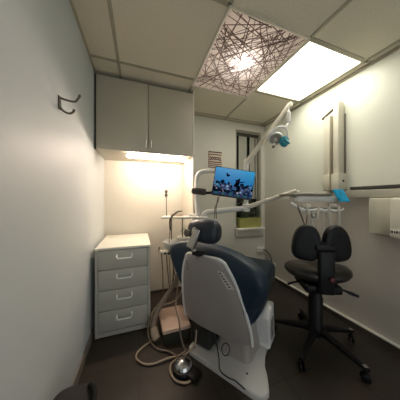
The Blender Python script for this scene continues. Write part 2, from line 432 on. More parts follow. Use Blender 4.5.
# ------------------------------------------------------------------ wall power outlet
ou = empty('wall_outlet', (1.84, YB, .415), 0, 'small white outlet box with plugged dark lead low on the back wall corner', 'outlet')
MB().box((-.075, -.035, -.035), (.05, 0, .04), .006).build('box', M['white'], ou)
MB().tube([(.02, -.033, .0), (.03, -.06, .0), (.05, -.09, -.02), (.055, -.16, -.07), (.058, -.20, -.2), (.058, -.21, -.36)], .006, 8).build('lead', M['cord'], ou)

# ------------------------------------------------------------------ folded x-ray arm on right wall
xr = empty('xray_arm', (XR, 1.2, 1.3), 0, 'tall cream folded X-ray arm mounted on the right wall above the tray', 'x-ray arm')
def xb(name, lo, hi, m, bev=.005, par=xr): return MB().box([lo[0]-XR, lo[1]-1.2, lo[2]-1.3], [hi[0]-XR, hi[1]-1.2, hi[2]-1.3], bev).build(name, m, par)
xb('column', (1.825, 1.160, 1.44), (XR-.012, 1.212, 2.165), M['offwhite'])
bx_ = xb('mount_box', (1.80, 1.143, 1.296), (XR, 1.216, 1.46), M['offwhite'], .008)
mb = MB().lathe([(.010, 0), (.010, .006), (.006, .010)], n=14, mtx=rotx(PI/2)); mb.xf(T(1.862-XR, 1.143-1.2, 1.385-1.3)); mb.build('lock_knob', M['ink_black'], bx_)
xb('back_arm', (1.845, 1.258, 1.30), (XR-.012, 1.318, 2.07), M['offwhite'])
xb('backing_strip', (XR-.012, 1.15, 1.30), (XR, 1.33, 2.05), M['tray_top'], .002)
mb = beam(MB(), (1.85-XR, 1.335-1.2, 2.06-1.3), (1.85-XR, 1.165-1.2, 2.145-1.3), .03, .012, .002); mb.build('link', M['tray_top'], xr)
xb('lower_shadow_box', (1.835, 1.256, 1.296), (XR, 1.322, 1.46), M['offwhite'], .008)  # box added where a shadow reflection shows beside the mount

# ------------------------------------------------------------------ wall dispenser on the right
ds = empty('wall_dispenser', (XR, .75, .92), 0, 'cream wall dispenser box with rounded front and small label on the right wall', 'dispenser')
MB().box((-.085, -.02, .0), (0, .18, .295), .010).build('back_box', M['offwhite'], ds)
f = MB().box((-.135, -.26, -.012), (0, .03, .298), .022).build('front_box', mat('cream_cover', (222, 217, 198), .4, var=.02), ds)
MB().box((-.1365, -.036, .024), (-.134, .022, .062), .0005).build('label', M['label'], f)
lb = MB()
for y, wd in ((.012, .010), (-.002, .006), (-.014, .010), (-.026, .005)): lb.box((-.1375, y-wd/2, .034), (-.136, y+wd/2, .052))
lb.build('print', M['ink_black'], f)

# ------------------------------------------------------------------ dental chair (local x = facing direction, y = its left, z up)
CH = empty('dental_chair', (.49, 1.14, 0), math.atan2(.5822, .8130), 'navy dental chair with grey-white back shell on a white floor plate', 'dental chair')
def c3(s, q, z): return Vector((s, -q, z))     # q to the occupant's right
def lerp_tab(tab, z):
    for (a, b), (c, d) in zip(tab, tab[1:]):
        if a <= z <= c: return b+(d-b)*(z-a)/(c-a)
    return tab[0][1] if z < tab[0][0] else tab[-1][1]
HW = [(.26, .268), (.30, .278), (.44, .262), (.60, .232), (.68, .209), (.74, .186), (.79, .160), (.815, .145), (.83, .128)]
def s_back(z): return -.145*(z-.28)/.55
# shell
mb = MB(); rings = []
for z, k in ((.262, .93), (.275, .985), (.32, 1), (.38, 1), (.44, 1), (.5, 1), (.56, 1), (.62, 1), (.68, 1), (.73, 1), (.77, 1), (.80, 1), (.82, 1), (.832, .96)):
    hw = lerp_tab(HW, z)*k; s0 = s_back(z); ring = []
    for i in range(17):
        q = -hw+2*hw*i/16; u = abs(q/hw)
        ring.append(c3(s0+.03*u**4+.004*u*u, q, z))
    for i in range(17):
        q = hw-2*hw*i/16; ring.append(c3(s0+.055, q*.985, z))
    rings.append(ring)
shell = mb.loft(rings).build('back_shell', M['shell'], CH)
rim = [c3(s_back(z)+.035, lerp_tab(HW, z)+.002, z) for z in (.27, .36, .46, .56, .64, .7, .75, .79, .815)]
rim += [c3(s_back(.835)+.03, q, .834) for q in (.11, .05, -.05, -.11)]
rim += [c3(s_back(z)+.035, -lerp_tab(HW, z)-.002, z) for z in (.815, .79, .75, .7, .64, .56, .46, .36, .27)]
MB().tube(rim, .010, 8).build('shell_rim', M['shell_light'], shell)  # same plastic as the shell; light caught on the edge painted in as brighter colour
# vent panel on the right flank, with slots; slots on the left
def shell_pt(q, z, off=.0):
    hw = lerp_tab(HW, z); u = abs(q/hw); return c3(s_back(z)+.03*u**4+.004*u*u-off, q, z)
def patch(corners, off, n=6):
    g = MB(); V = []
    for i in range(n+1):
        row = []
        for j in range(n+1):
            a, b = i/n, j/n
            q = (corners[0][0]*(1-a)+corners[1][0]*a)*(1-b)+(corners[3][0]*(1-a)+corners[2][0]*a)*b
            z = (corners[0][1]*(1-a)+corners[1][1]*a)*(1-b)+(corners[3][1]*(1-a)+corners[2][1]*a)*b
            row.append((q, z))
        V.append(row)
    for lay in (off, -.004):
        vs = [[g.bm.verts.new(shell_pt(q, z, lay)) for q, z in r] for r in V]
        for i in range(n):
            for j in range(n): g.bm.faces.new((vs[i][j], vs[i+1][j], vs[i+1][j+1], vs[i][j+1]))
    return g
vp = patch([(.108, .768), (.143, .762), (.205, .655), (.160, .655)], .004).build('vent_panel', mat('vent_surround', (196, 190, 184), .35), shell)
for k in range(6):
    f = k/5; z = .752-.082*f; q = .128+.047*f
    patch([(q-.008, z+.006), (q+.006, z+.004), (q+.008, z-.004), (q-.006, z-.003)], .0065, 2).build('slot', M['ink_black'], vp)
for k in range(4):
    z = .775-.02*k; q = -.135
    patch([(q-.006, z+.006), (q+.004, z+.006), (q+.004, z-.006), (q-.006, z-.006)], .003, 2).build('slot', M['ink_black'], shell)
# back cushion: wide shoulders wrapping past the shell on both sides
mb = MB(); rings = []
for z, hw, sc, th in ((.33, .215, .085, .10), (.35, .245, .085, .14), (.416, .267, .075, .17), (.48, .30, .065, .175), (.547, .33, .052, .17), (.62, .368, .04, .165), (.69, .392, .028, .16), (.745, .398, .018, .155), (.79, .385, .010, .145), (.82, .355, .006, .135), (.845, .305, .004, .12), (.866, .225, .004, .10), (.88, .13, .004, .075), (.885, .07, .004, .04)):
    rings.append([c3(sc+y-.35*max(0, abs(x)-.2)**1.5, x*(.955 if x > 0 else .94), z-.10*x*(1 if z > .6 else .3)) for x, y in rrect(2*hw, th, th*.45, 7)])
mb.loft(rings).build('backrest', M['navy'], CH)
# seat + leg rest cushion
mb = MB(); rings = []
for s, wd, zc, th in ((.06, .44, .42, .12), (.075, .50, .42, .16), (.15, .53, .42, .18), (.28, .54, .42, .19), (.40, .53, .425, .20), (.55, .50, .43, .21), (.70, .475, .43, .215), (.85, .455, .435, .21), (.93, .44, .44, .20), (.955, .42, .445, .17), (.965, .36, .445, .11)):
    rings.append([c3(s, x, zc+y) for x, y in rrect(wd, th, .055, 6)])
mb.loft(rings).build('seat', M['navy'], CH)
mb = MB(); rings = []
for s, wd in ((.93, .44), (.985, .43), (1.0, .40)): rings.append([c3(s, x, .482+y) for x, y in rrect(wd, .055, .02)])
mb.loft(rings).build('foot_trim', M['shell_light'], CH)
# headrest
mb = MB(); rings = []
for x, hz, hs in ((-.130, .035, .03), (-.122, .056, .045), (-.10, .070, .056), (-.05, .078, .060), (0, .080, .060), (.04, .078, .060), (.075, .072, .056), (.095, .056, .045), (.102, .035, .03)):
    rings.append([c3(-.075+y, x-.005, .990+z) for y, z in rrect(hs*2, hz*2, .05, 6)])
hr = mb.loft(rings).build('headrest', M['navy_dark'], CH)
bk = MB().box((-.03, -.03, -.075), (0, .03, .06), .010); bk.xf(T(-.140, .045, .955) @ rotx(.30) @ roty(.15)); bk.build('bracket', M['steel'], hr)
MB().tube([c3(-.155, -.06, .925), c3(-.155, -.05, .88), c3(-.13, -.03, .82)], .014, 10).build('stem', M['steel'], hr)
MB().lathe([(.02, 0), (.024, .006), (.024, .022), (.016, .028)], n=18, mtx=roty(-PI/2)).xf(T(-.162, .085, .985)).build('lock_knob', M['dull_metal'], hr)
MB().box((-.165, -.01, .84), (-.11, .06, .87), .008).build('headrest_socket', M['black'], CH)
# chassis, column, covers, floor plate
MB().box((.06, .065, .045), (.5, .25, .30), .02).build('chassis', M['chassis'], CH)
mb = MB(); rings = []
for z, k, ds_ in ((.035, 1.0, 0), (.06, .95, .0), (.12, .88, .0), (.2, .84, -.005), (.30, .86, -.01)):
    rings.append([c3(.30+ds_+y*k, .075+x*k, z) for x, y in rrect(.30, .34, .06)])
mb.loft(rings).build('pedestal', M['shell'], CH)
mb = MB(); rings = []
for z, s0, s1, th in ((.035, .36, .56, .20), (.055, .375, .55, .18), (.10, .37, .54, .17), (.20, .35, .53, .16), (.27, .34, .52, .14), (.30, .38, .52, .10), (.335, .43, .51, .05)):
    rings.append([c3((s0+s1)/2+y, .300-th/2+x, z) for x, y in rrect(th, s1-s0, .02)])
sc_ = mb.loft(rings).build('side_cover', M['shell_light'], CH)
mb = MB(); rings = []
for z, s0, s1 in ((.09, .40, .48), (.2, .39, .47), (.25, .39, .46)):
    rings.append([c3((s0+s1)/2+y, .298+x, z) for x, y in rrect(.012, s1-s0, .005)])
mb.loft(rings).build('cover_inset', M['shell'], sc_)
poly = [(0, -.205), (-.006, -.05), (-.012, .15), (-.02, .29), (-.014, .335), (.012, .362), (.05, .372), (.09, .36), (.14, .338), (.22, .300), (.32, .278), (.45, .275), (.60, .27), (.75, .24), (.80, .15), (.80, -.15), (.75, -.24), (.55, -.25), (.3, -.245), (.12, -.24), (.03, -.235)]
pl_ = MB().prism([(s, -q) for s, q in poly], .0, .038, .014).build('floor_plate', mat('plate_white', (196, 194, 190), .32, var=.03, scale=4), CH)
MB().lathe([(.007, 0), (.007, .003), (.0, .004)], c3(.076, .224, .0375), 10).build('bolt', M['ink_black'], pl_)

# cord and loop hanging over the plate
ck = MB().tube([(.505, 1.14, .255), (.512, 1.085, .14), (.515, 1.07, .055), (.545, 1.02, .043), (.580, .985, .043), (.60, .945, .043), (.612, .918, .043)], .004, 7)
tag(ck.build('loose_cord', M['cord']), 'thin black cord lying across the white floor plate of the chair', 'cord')
lp = MB().tube([(.545+.026*math.cos(q)*.944, 1.045-.026*math.cos(q)*.33, .205+.042*math.sin(q)) for q in [i*PI/4+.6 for i in range(8)]], .0035, 7, closed=True)
lp.build('cord_loop', M['cord']); tag(bpy.data.objects['cord_loop'], 'small black cord loop hanging below the chair back shell', 'cord')

# ------------------------------------------------------------------ cuspidor unit (local x = camera-right-ish along the unit, y = away)
UA = math.atan2(-.3289, .9444)
CU = empty('cuspidor_unit', (.50, 1.79, 0), UA, 'white cuspidor unit with spittoon bowl, shelf and arms behind the dental chair', 'dental unit')
mb = MB(); rings = []
for z, wd, dp in ((0, .20, .20), (.02, .21, .21), (.06, .17, .17), (.55, .16, .16), (.70, .18, .17), (.735, .17, .16)):
    rings.append([Vector((.07+x, y, z)) for x, y in rrect(wd, dp, .04)])
mb.loft(rings).build('column', M['white'], CU)
mb = MB()
mb.lathe([(.03, .70), (.06, .705), (.092, .735), (.104, .775), (.108, .79), (.102, .796), (.092, .786), (.07, .755), (.03, .738), (.0, .735)], (-.155, -.07, -.01), 28).build('bowl', M['shell_light'], CU)
mb = MB(); mb.loft([[Vector((-.02+x, .02+y, z)) for x, y in rrect(.22, .16, .05)] for z in (.79, .808)]).build('bowl_deck', M['white'], CU)
MB().tube([(-.03, .04, .80), (-.03, .04, .87), (-.06, .02, .89), (-.09, .0, .87)], .006, 8).build('water_spout', M['chrome'], CU)
MB().box((-.275, -.10, 1.012), (.20, .07, 1.030), .006).build('shelf', M['white'], CU)
for x in (-.185, -.07): MB().tube([(x, 0, .78), (x, 0, 1.012)], .006, 8, smooth=False).build('shelf_post', M['dull_metal'], CU)
MB().tube([(.10, .0, .73), (.10, .0, 1.012)], .026, 14, smooth=False).build('riser', M['white'], CU)
# sensor rod with head
rd = MB().tube([(-.232, -.02, 1.03), (-.238, -.02, 1.25)], .0045, 8, smooth=False).build('rod', M['dull_metal'], CU)
MB().lathe([(.004, 1.232), (.016, 1.236), (.016, 1.262), (.006, 1.266), (.006, 1.272), (.015, 1.276), (.015, 1.30), (.004, 1.304)], (-.238, -.02, 0), 14).build('rod_head', M['dull_metal'], rd)
# instrument holder under the bowl
hb = MB(); beam(hb, (-.285, -.10, .685), (-.10, -.125, .665), .05, .022, .006, .075, .03); hd = hb.build('suction_holder', M['white'], CU)
for x in (-.225, -.19, -.155): MB().box((x-.011, -.151, .668), (x+.011, -.1415, .688), .002).build('socket', M['ink_black'], hd)
MB().tube([(-.29, -.1, .675), (-.295, -.1, .70), (-.29, -.105, .73)], .006, 8).build('holder_clip', M['hose_grey'], hd)
# support arms
MB().tube([(.095, -.02, 1.03), (.085, -.02, 1.15), (.080, -.02, 1.30), (.085, -.02, 1.42), (.115, -.03, 1.482), (.17, -.04, 1.497), (.25, -.06, 1.497), (.36, -.075, 1.47)], .025, 14).build('monitor_arm', M['white'], CU)
MB().tube([(.135, .0, .80), (.138, .0, .95), (.150, .0, 1.03), (.19, .0, 1.07), (.26, .0, 1.078), (.42, .0, 1.096), (.60, .0, 1.112)], .028, 14).build('cross_arm', M['white'], CU)
mb = MB().lathe([(.034, 1.075), (.038, 1.08), (.038, 1.15), (.03, 1.16), (.022, 1.165), (.022, 1.50), (.026, 1.505), (.026, 1.57), (.02, 1.585)], (.605, 0, 0), 18)
mb.build('lamp_post', M['white'], CU)

# things on the shelf
def upt(x, y, z):
    p = Matrix.Translation((.50, 1.79, 0)) @ rotz(UA) @ Vector((x, y, z)); return tuple(p)
bx1 = empty('tissue_box', upt(-.13, .01, 1.03), UA, 'small pale box lying on the white shelf above the spittoon', 'box')
MB().box((-.065, -.035, 0), (.065, .035, .034), .004).build('carton', mat('pale_carton', (214, 198, 182), .6), bx1)
MB().tube([(-.02, 0, .034), (-.0, .006, .042), (.02, 0, .034)], .006, 6).build('tissue', M['white'], bx1)
bx2 = MB().box((-.04, -.03, 0), (.05, .03, .022), .004).build('instrument_case', M['white']); bx2.location = upt(.04, .01, 1.03); bx2.rotation_euler = (0, 0, UA)
tag(bx2, 'low white case on the shelf beside the pale box near the arm', 'case')
sy = empty('suction_tip', upt(-.16, -.10, .0), UA, 'dark curved suction handpiece draped over the front of the shelf', 'handpiece')
MB().tube([(-.025, .02, .90), (-.02, -.02, 1.0), (.01, -.02, 1.05), (.055, -.01, 1.082), (.095, .0, 1.086)], [.008, .009, .010, .010, .007], 10).build('handle', M['dull_metal'], sy)
MB().tube([(-.025, .02, .91), (-.03, .01, .85), (-.028, -.03, .72), (-.02, -.05, .55), (-.005, -.055, .40)], .006, 8).build('hose', M['hose_beige'], sy)

# ------------------------------------------------------------------ monitor
MC = Vector((.893, 1.541, 1.372))     # centre of the screen
mo = empty('monitor', tuple(MC), UA-.16*0, 'small flat monitor showing an underwater scene, tilted on a white arm', 'monitor')
YAW = -.02
mm = rotz(YAW) @ roty(math.radians(8.6))
MW, MH = .392, .268
MB().box((-MW/2-.006, -.004, -MH/2-.016), (MW/2+.006, .034, MH/2+.006), .005).xf(mm).build('housing', M['bezel'], mo)
# screen picture (python-made colours on a fine grid, shown emissive: it is a lit display)
NX, NY = 130, 88
sbm = bmesh.new(); cl = sbm.loops.layers.color.new('pic'); V = []
for j in range(NY+1): V.append([sbm.verts.new(mm @ Vector((-MW/2+MW*i/NX, -.0048, -MH/2+MH*j/NY))) for i in range(NX+1)])
random.seed(3)
blobs = []
for k in range(95):
    bx, by = random.random(), random.random()**1.2*.50
    c = random.choice([(140, 160, 190), (160, 170, 195), (40, 50, 80), (110, 150, 190), (76, 96, 130), (205, 200, 215), (60, 90, 120), (30, 44, 72), (150, 190, 215), (190, 205, 225)])
    blobs.append((bx, by, random.uniform(.02, .065), random.uniform(.035, .085), c))
def ell(x, y, cx, cy, a, b, r=0):
    dx, dy = (x-cx), (y-cy); c, s = math.cos(r), math.sin(r); return ((dx*c+dy*s)/a)**2+((-dx*s+dy*c)/b)**2 < 1
def pic(x, y):
    t = y
    col = [84+40*t+30*math.exp(-((x-.35)**2)/.2)*t, 150+44*t, 190+28*t]
    top = .36+.09*math.sin(x*9+.6)+.05*math.sin(x*23)
    if y < top: col = [38+20*x, 58+24*math.sin(x*14)**2, 84]
    for bx, by, a, b, c in blobs:
        if ell(x, y, bx, by, a, b): 
            d = ((x-bx)/a)**2+((y-by)/b)**2; k = .6+.4*(1-d); col = [v*k for v in c]
    if y < .09: col = [70+60*math.sin(x*31)**2, 110+40*math.sin(x*17)**2, 150]
    # fish and diver silhouettes
    if ell(x, y, .335, .74, .045, .042, .5) or ell(x, y, .30, .80, .02, .03, .3): col = [14, 30, 80]
    if ell(x, y, .60, .53, .05, .12, -.1) or ell(x, y, .57, .60, .06, .02, .6) or ell(x, y, .69, .555, .085, .02, .35) or ell(x, y, .585, .42, .035, .1, .2) or ell(x, y, .635, .65, .02, .03): col = [24, 30, 52]
    if ell(x, y, .60, .56, .012, .03): col = [120, 90, 120]
    return lin([max(0, min(255, v)) for v in col])
for j in range(NY):
    for i in range(NX):
        f = sbm.faces.new((V[j][i], V[j][i+1], V[j+1][i+1], V[j+1][i])); c = pic((i+.5)/NX, (j+.5)/NY)
        for l in f.loops: l[cl] = (*c, 1)
me = bpy.data.meshes.new('screen'); sbm.to_mesh(me); sbm.free()
sm = bpy.data.materials.new('lit_screen'); sm.use_nodes = True; nt = sm.node_tree; nt.nodes.clear()
at_ = nt.nodes.new('ShaderNodeVertexColor'); at_.layer_name = 'pic'
e = nt.nodes.new('ShaderNodeEmission'); e.inputs[1].default_value = .56
oo = nt.nodes.new('ShaderNodeOutputMaterial'); nt.links.new(at_.outputs[0], e.inputs[0]); nt.links.new(e.outputs[0], oo.inputs[0])
me.materials.append(sm)
so = bpy.data.objects.new('screen', me); COL.objects.link(so); so.parent = mo
# dark rubber grip joint that clamps the monitor to its arm
gb_ = MB(); gb_.tube([(-.42, .06, -.074), (-.405, .058, -.076), (-.29, .05, -.090), (-.275, .048, -.092)], [.026, .034, .034, .028], 14, smooth=False).build('clamp', M['rubber'], mo)
MB().tube([(-.325, .05, -.087), (-.25, .045, -.098), (-.10, .05, -.08)], .014, 10).build('bracket', M['black'], mo)
MB().tube([(-.155, .03, -.14), (-.165, .01, -.20), (-.175, .015, -.27), (-.168, .03, -.36)], .005, 7).build('cable', M['hose_grey'], mo)
MB().tube([(-.14, .03, -.14), (-.155, .015, -.19), (-.185, .02, -.25), (-.19, .03, -.36)], .004, 7).build('cable', M['hose_grey'], mo)

# ------------------------------------------------------------------ operating lamp on its spring arm
LA = empty('operating_lamp', (1.075, 1.592, 1.575), 0, 'white dental operating lamp hanging from a long raised arm', 'lamp')
o0 = Vector((1.075, 1.592, 1.575))
def L_(x, y, z): return Vector((x, y, z))-o0
MB().lathe([(.022, -.01), (.026, 0), (.026, .05), (.02, .062)], n=16).build('knuckle', M['white'], LA)
mb = MB(); beam(mb, L_(1.08, 1.588, 1.60), L_(1.388, 1.318, 2.135), .056, .046, .006, .044, .036); mb.build('spring_arm', M['offwhite'], LA)
e0 = Vector((1.388, 1.318, 2.135))
MB().lathe([(.0, -.03), (.018, -.028), (.020, .0), (.012, .014)], tuple(e0-o0), 14).build('elbow', M['offwhite'], LA)
MB().lathe([(.008, -.03), (.010, -.06), (.012, -.075), (.023, -.085), (.024, -.18), (.018, -.195), (.010, -.20)], tuple(e0-o0-Vector((.02, -.005, -.0))), 16).build('drop_tube', M['white'], LA)
U = Vector((.9444, -.3289, 0)); W = Vector((.3289, .9444, 0)); Zv = Vector((0, 0, 1))
hc = Vector((1.215, 1.322, 1.778))      # head centre
def H_(x, y, z): return hc-o0+U*x+W*y+Zv*z
MB().tube([e0-o0+Vector((-.02, .005, -.19)), H_(.105, 0, .125), H_(.085, 0, .085)], .010, 10).build('neck', M['white'], LA)
MB().tube([H_(-.085, -.02, .0), H_(-.065, -.03, .04), H_(-.01, -.035, .082), H_(.05, -.03, .098), H_(.092, -.02, .075), H_(.105, -.01, .03), H_(.09, 0, -.015)], .011, 10).build('handle_yoke', M['shell_light'], LA)
ax = (Vector((-.45, -.55, -.70))).normalized()      # shines down toward the patient
hm = Matrix.Translation(H_(.0, .0, .0)) @ ax.to_track_quat('Z', 'Y').to_matrix().to_4x4()
mb = MB().lathe([(.02, -.05), (.045, -.045), (.062, -.015), (.066, .012), (.062, .02), (.054, .018), (.048, .0), (.0, -.012)], n=26, mtx=hm); hd = mb.build('lamp_head', M['shell_light'], LA)
mb = MB().lathe([(.0, -.006), (.046, .002), (.05, .008), (.05, .012), (.0, .012)], n=26, mtx=hm); mb.build('reflector', mat('pale_reflector', (170, 166, 152), .25), hd)
mb = MB().lathe([(.0, .006), (.014, .006), (.014, .03), (.0, .034)], n=14, mtx=hm); mb.build('bulb_cap', M['white'], hd)
MB().ball(H_(-.035, -.03, -.085), .014).build('focus_knob', M['dull_metal'], LA)
MB().tube([H_(-.02, -.02, -.05), H_(-.035, -.03, -.085)], .010, 8).build('knob_stem', M['white'], LA)
fm = MB(); fm.ball(tuple(H_(.068, -.03, -.04)), (.045, .03, .046), 16)
for v in fm.bm.verts:
    d = v.co-H_(.068, -.03, -.04); v.co += d*random.uniform(-.3, .25)
fm.build('film_wrapped_grip', M['teal_film'], LA, sharp=True)['label'] = 'lamp grip wrapped in crumpled teal plastic film'

# ------------------------------------------------------------------ instrument delivery tray
TA = UA+.0
TC = Vector((1.514, 1.164, 1.237))
DT = empty('instrument_tray', tuple(TC), TA, 'white instrument delivery unit on a swing arm above the stool', 'delivery unit')
tinv = (Matrix.Translation(TC) @ rotz(TA)).inverted()
def D_(x, y, z): return tinv @ Vector((x, y, z))
mb = MB(); beam(mb, D_(1.066, 1.588, 1.118), D_(1.47, 1.33, 1.292), .062, .05, .008, .055, .036); mb.build('swing_arm', M['offwhite'], DT)
MB().lathe([(.02, -.10), (.022, -.07), (.022, .01), (.014, .018)], tuple(D_(1.49, 1.32, 1.275)), 16).build('elbow', M['offwhite'], DT)
MB().box((-.285, -.07, -.002), (.11, .10, .020), .008).build('tray_top', M['tray_top'], DT)
MB().box((-.15, -.05, .020), (-.04, .06, .030), .004).build('tray_mat', M['white'], DT)
mb = MB(); rings = []
for z, wd, dp in ((-.004, .36, .13), (-.02, .37, .14), (-.045, .36, .13), (-.055, .34, .11)):
    rings.append([Vector((-.02+x, .01+y, z)) for x, y in rrect(wd, dp, .03)])
mb.loft(rings).build('body', M['white'], DT)
mb = MB().tube([(-.27, -.10, -.062), (-.245, -.115, -.085), (-.19, -.125, -.118), (-.12, -.125, -.125), (-.04, -.125, -.118), (.0, -.125, -.128), (.04, -.125, -.122), (.09, -.125, -.130), (.13, -.12, -.122), (.165, -.11, -.115)], .013, 10)
rail = mb.build('holder_rail', M['shell_light'], DT)
for x in (-.12, .10): mb = MB().box((x-.012, -.118, -.12), (x+.012, -.03, -.07), .004).build('rail_strut', M['white'], DT)
mb = MB().box((-.16, -.128, -.116), (.15, -.10, -.100), .004).build('holder_strip', M['tray_top'], DT)
mb = MB().lathe([(.03, 0), (.036, .01), (.036, .03), (.028, .035)], (-.085, -.10, -.19), 18).build('water_cup', M['steel'], DT)
fl = MB(); 
fm_ = T(.165, -.10, .0) @ rotx(math.radians(68)) @ roty(math.radians(0)) 
fl.prism([(-.060, .055), (.022, .060), (.052, -.055), (-.03, -.055)], -.008, .008, .004)
fl.xf(fm_); fl.build('control_pad', M['blue_film'], DT)['label'] = 'control pad wrapped in bright blue plastic film'
MB().tube([(.13, -.03, -.03), (.15, -.06, -.02), (.16, -.085, -.005)], .012, 8).build('pad_arm', M['white'], DT)
# handpieces resting in the holder, each with its hose
spots = [(-.225, .12, 'first handpiece from the left in the tray holder, slim and grey', M['dull_metal'], .0060, .045),
         (-.155, .15, 'second handpiece from the left, a white tube hung in the tray holder', M['hose_white'], .0085, .05),
         (-.065, .16, 'third handpiece from the left, slanting white tube in the tray holder', M['hose_white'], .0080, -.03),
         (.025, .17, 'fourth handpiece from the left, straight white tube in the tray holder', M['hose_white'], .0095, .0),
         (.105, .18, 'rightmost white handpiece hanging in the tray holder', M['hose_white'], .0095, .0)]
for x, Lh, lab, m, r, sl_ in spots:
    p = Matrix.Translation(TC) @ rotz(TA) @ Vector((x, -.145, -.12))
    h = empty('handpiece', tuple(p), TA, lab, 'handpiece', 'handpieces in the tray holder')
    mb = MB().tube([(-sl_*.2, 0, .035), (0, 0, 0), (sl_*.5, 0, -Lh*.5), (sl_, 0, -Lh)], [r*.7, r*1.15, r, r*.75], 10); mb.build('body', m, h)
    MB().tube([(-sl_*.2, 0, .03), (-sl_*.3-.006, -.004, .05)], .004, 8, smooth=False).build('nozzle', M['steel'], h)
    hs = MB().tube([(sl_, 0, -Lh), (sl_*1.1, .005, -Lh-.07), (sl_*1.1+.01, .03, -Lh-.16-abs(x)*.25), (.02-x*.2, .08, -Lh-.2), (.03-x*.4, .12, -Lh-.08), (.04-x*.5, .13, -.02)], .0048, 7)
    hs.build('hose', M['hose_white'] if m is not M['dull_metal'] else M['hose_grey'], h)

# ------------------------------------------------------------------ operator stool
ST = empty('operator_stool', (1.386, 1.058, 0), math.radians(62), 'black operator stool with two-lobed backrest on a five-legged castor base', 'stool')
a0 = math.radians(62)
for k in range(5):
    ang = math.radians(203+72*k)-a0; dx, dy = math.cos(ang), math.sin(ang); pp_ = Vector((-dy, dx, 0))
    R0, R1 = .03, .335
    mb = MB(); rings = []
    for r, z, wd, th in ((.02, .135, .056, .05), (.10, .130, .05, .042), (.22, .108, .042, .034), (.32, .088, .036, .026), (.345, .084, .028, .018)):
        rings.append([Vector((dx*r, dy*r, z))+pp_*x+Vector((0, 0, y)) for x, y in rrect(wd, th, .01)])
    lg = mb.loft(rings).build('leg', M['black'], ST)
    cs = MB(); cx, cy = dx*.325, dy*.325
    off = Matrix.Translation((cx, cy, .028)) @ rotz(ang+.7) @ rotx(PI/2)
    for zz in (-.020, .008):
        cs.lathe([(.0, zz), (.022, zz), (.0275, zz+.003), (.0275, zz+.010), (.022, zz+.013), (.0, zz+.013)], n=18, mtx=off)
    cs.tube([(cx, cy, .03), (cx, cy, .08)], .010, 8, smooth=False)
    cs.build('castor', M['black'], ST)
    if k in (1, 2): MB().box((cx-.012, cy-.012, .100), (cx+.012, cy+.012, .103), .001).build('castor_cap', M['steel'], lg)
MB().lathe([(.0, .09), (.050, .09), (.056, .11), (.056, .17), (.052, .18), (.052, .40), (.046, .41), (.046, .52), (.06, .53), (.06, .545), (.0, .55)], n=22).build('gas_column', M['black'], ST)
MB().box((-.14, -.13, .485), (.12, .13, .550), .02).build('tilt_mechanism', M['black'], ST)
mb = MB(); rings = []
NS = 40
def seat_r(a): # slightly pinched saddle outline
    c, s = math.cos(a), math.sin(a); return Vector((  .17*c*(1+.05*math.cos(2*a)), .265*s*(1+.06*math.cos(2*a)), 0))
for z, k in ((.553, .80), (.560, .93), (.585, 1.0), (.610, .98), (.625, .90), (.632, .72), (.626, .45), (.618, .15)):
    rings.append([seat_r(2*PI*j/NS)*k+Vector((.01, -.01, z+.02+.012*math.sin(2*PI*j/NS)**2)) for j in range(NS)])
mb.loft(rings).build('seat', M['seat_leather'], ST)
# backrest post on the camera side (local -x) and two ear-shaped pads
MB().tube([(-.06, .0, .525), (-.11, .0, .52), (-.145, .0, .56), (-.14, .0, .70), (-.12, .0, .88)], [.022, .024, .028, .030, .022], 12).build('back_post', M['black'], ST)
MB().box((-.180, -.055, .50), (-.135, .055, .82), .014).build('post_cover', M['black'], ST)
for sgn, tilt in ((1, .05), (-1, -.05)):
    mb = MB(); rings = []; n = 36
    def out(a):
        c, s = math.cos(a), math.sin(a)
        x = .100*abs(c)**(.82 if s > 0 else .62)*(1 if c > 0 else -1); z = .138*abs(s)**(.80 if s > 0 else .62)*(1 if s > 0 else -1)
        if z > 0: x *= 1-.16*(z/.138)
        else: x *= 1+.06*(-z/.138)**.5
        return x, z
    for y, k in ((-.034, .55), (-.034, .80), (-.027, .94), (-.012, 1.0), (.008, 1.0), (.022, .95), (.028, .80), (.028, .5)):
        ring = []
        for j in range(n):
            x, z = out(2*PI*j/n); ring.append(Vector((y-.20*(x*x), x*sgn*1.0, z))*1.0)
        rings.append([Vector((p.x, p.y*k, p.z*k)) for p in ring])
    mb.loft(rings); mb.xf(T(-.105, sgn*.104+.012, .868) @ rotx(tilt*1.2) @ rotz(-sgn*.16))
    mb.build('back_pad', M['black_leather'], ST)
MB().box((-.167, -.07, .82), (-.130, .07, .865), .008).build('pad_bracket', M['black'], ST)
MB().lathe([(.0, 0), (.018, 0), (.02, .008), (.016, .018), (.0, .02)], n=16, mtx=roty(-PI/2)).xf(T(-.180, -.025, .62)).build('height_knob', M['red'], ST)['label'] = 'small dark red knob'
MB().tube([(-.06, -.10, .515), (-.09, -.16, .505), (-.10, -.20, .492), (-.11, -.245, .478)], [.007, .008, .014, .010], 8).build('lever', M['black'], ST)
MB().tube([(.0, .10, .525), (-.03, .19, .515), (-.05, .23, .51)], [.007, .008, .010], 8).build('lever', M['black'], ST)

# ------------------------------------------------------------------ utility box left of the chair
UB = empty('utility_box', (.300, 1.60, 0), .02, 'beige-lidded utility box on the floor left of the dental chair', 'box')
mb = MB(); mb.loft([[Vector((x, y, z)) for x, y in rrect(a, b, .012)] for z, a, b in ((.0, .225, .295), (.09, .23, .30), (.10, .23, .30))]).build('body', M['box_side'], UB)
mb = MB(); mb.loft([[Vector((x, y, z)) for x, y in rrect(a, b, .014)] for z, a, b in ((.10, .236, .308), (.103, .242, .314), (.125, .238, .310), (.133, .22, .292))]).build('lid', M['box_lid'], UB)

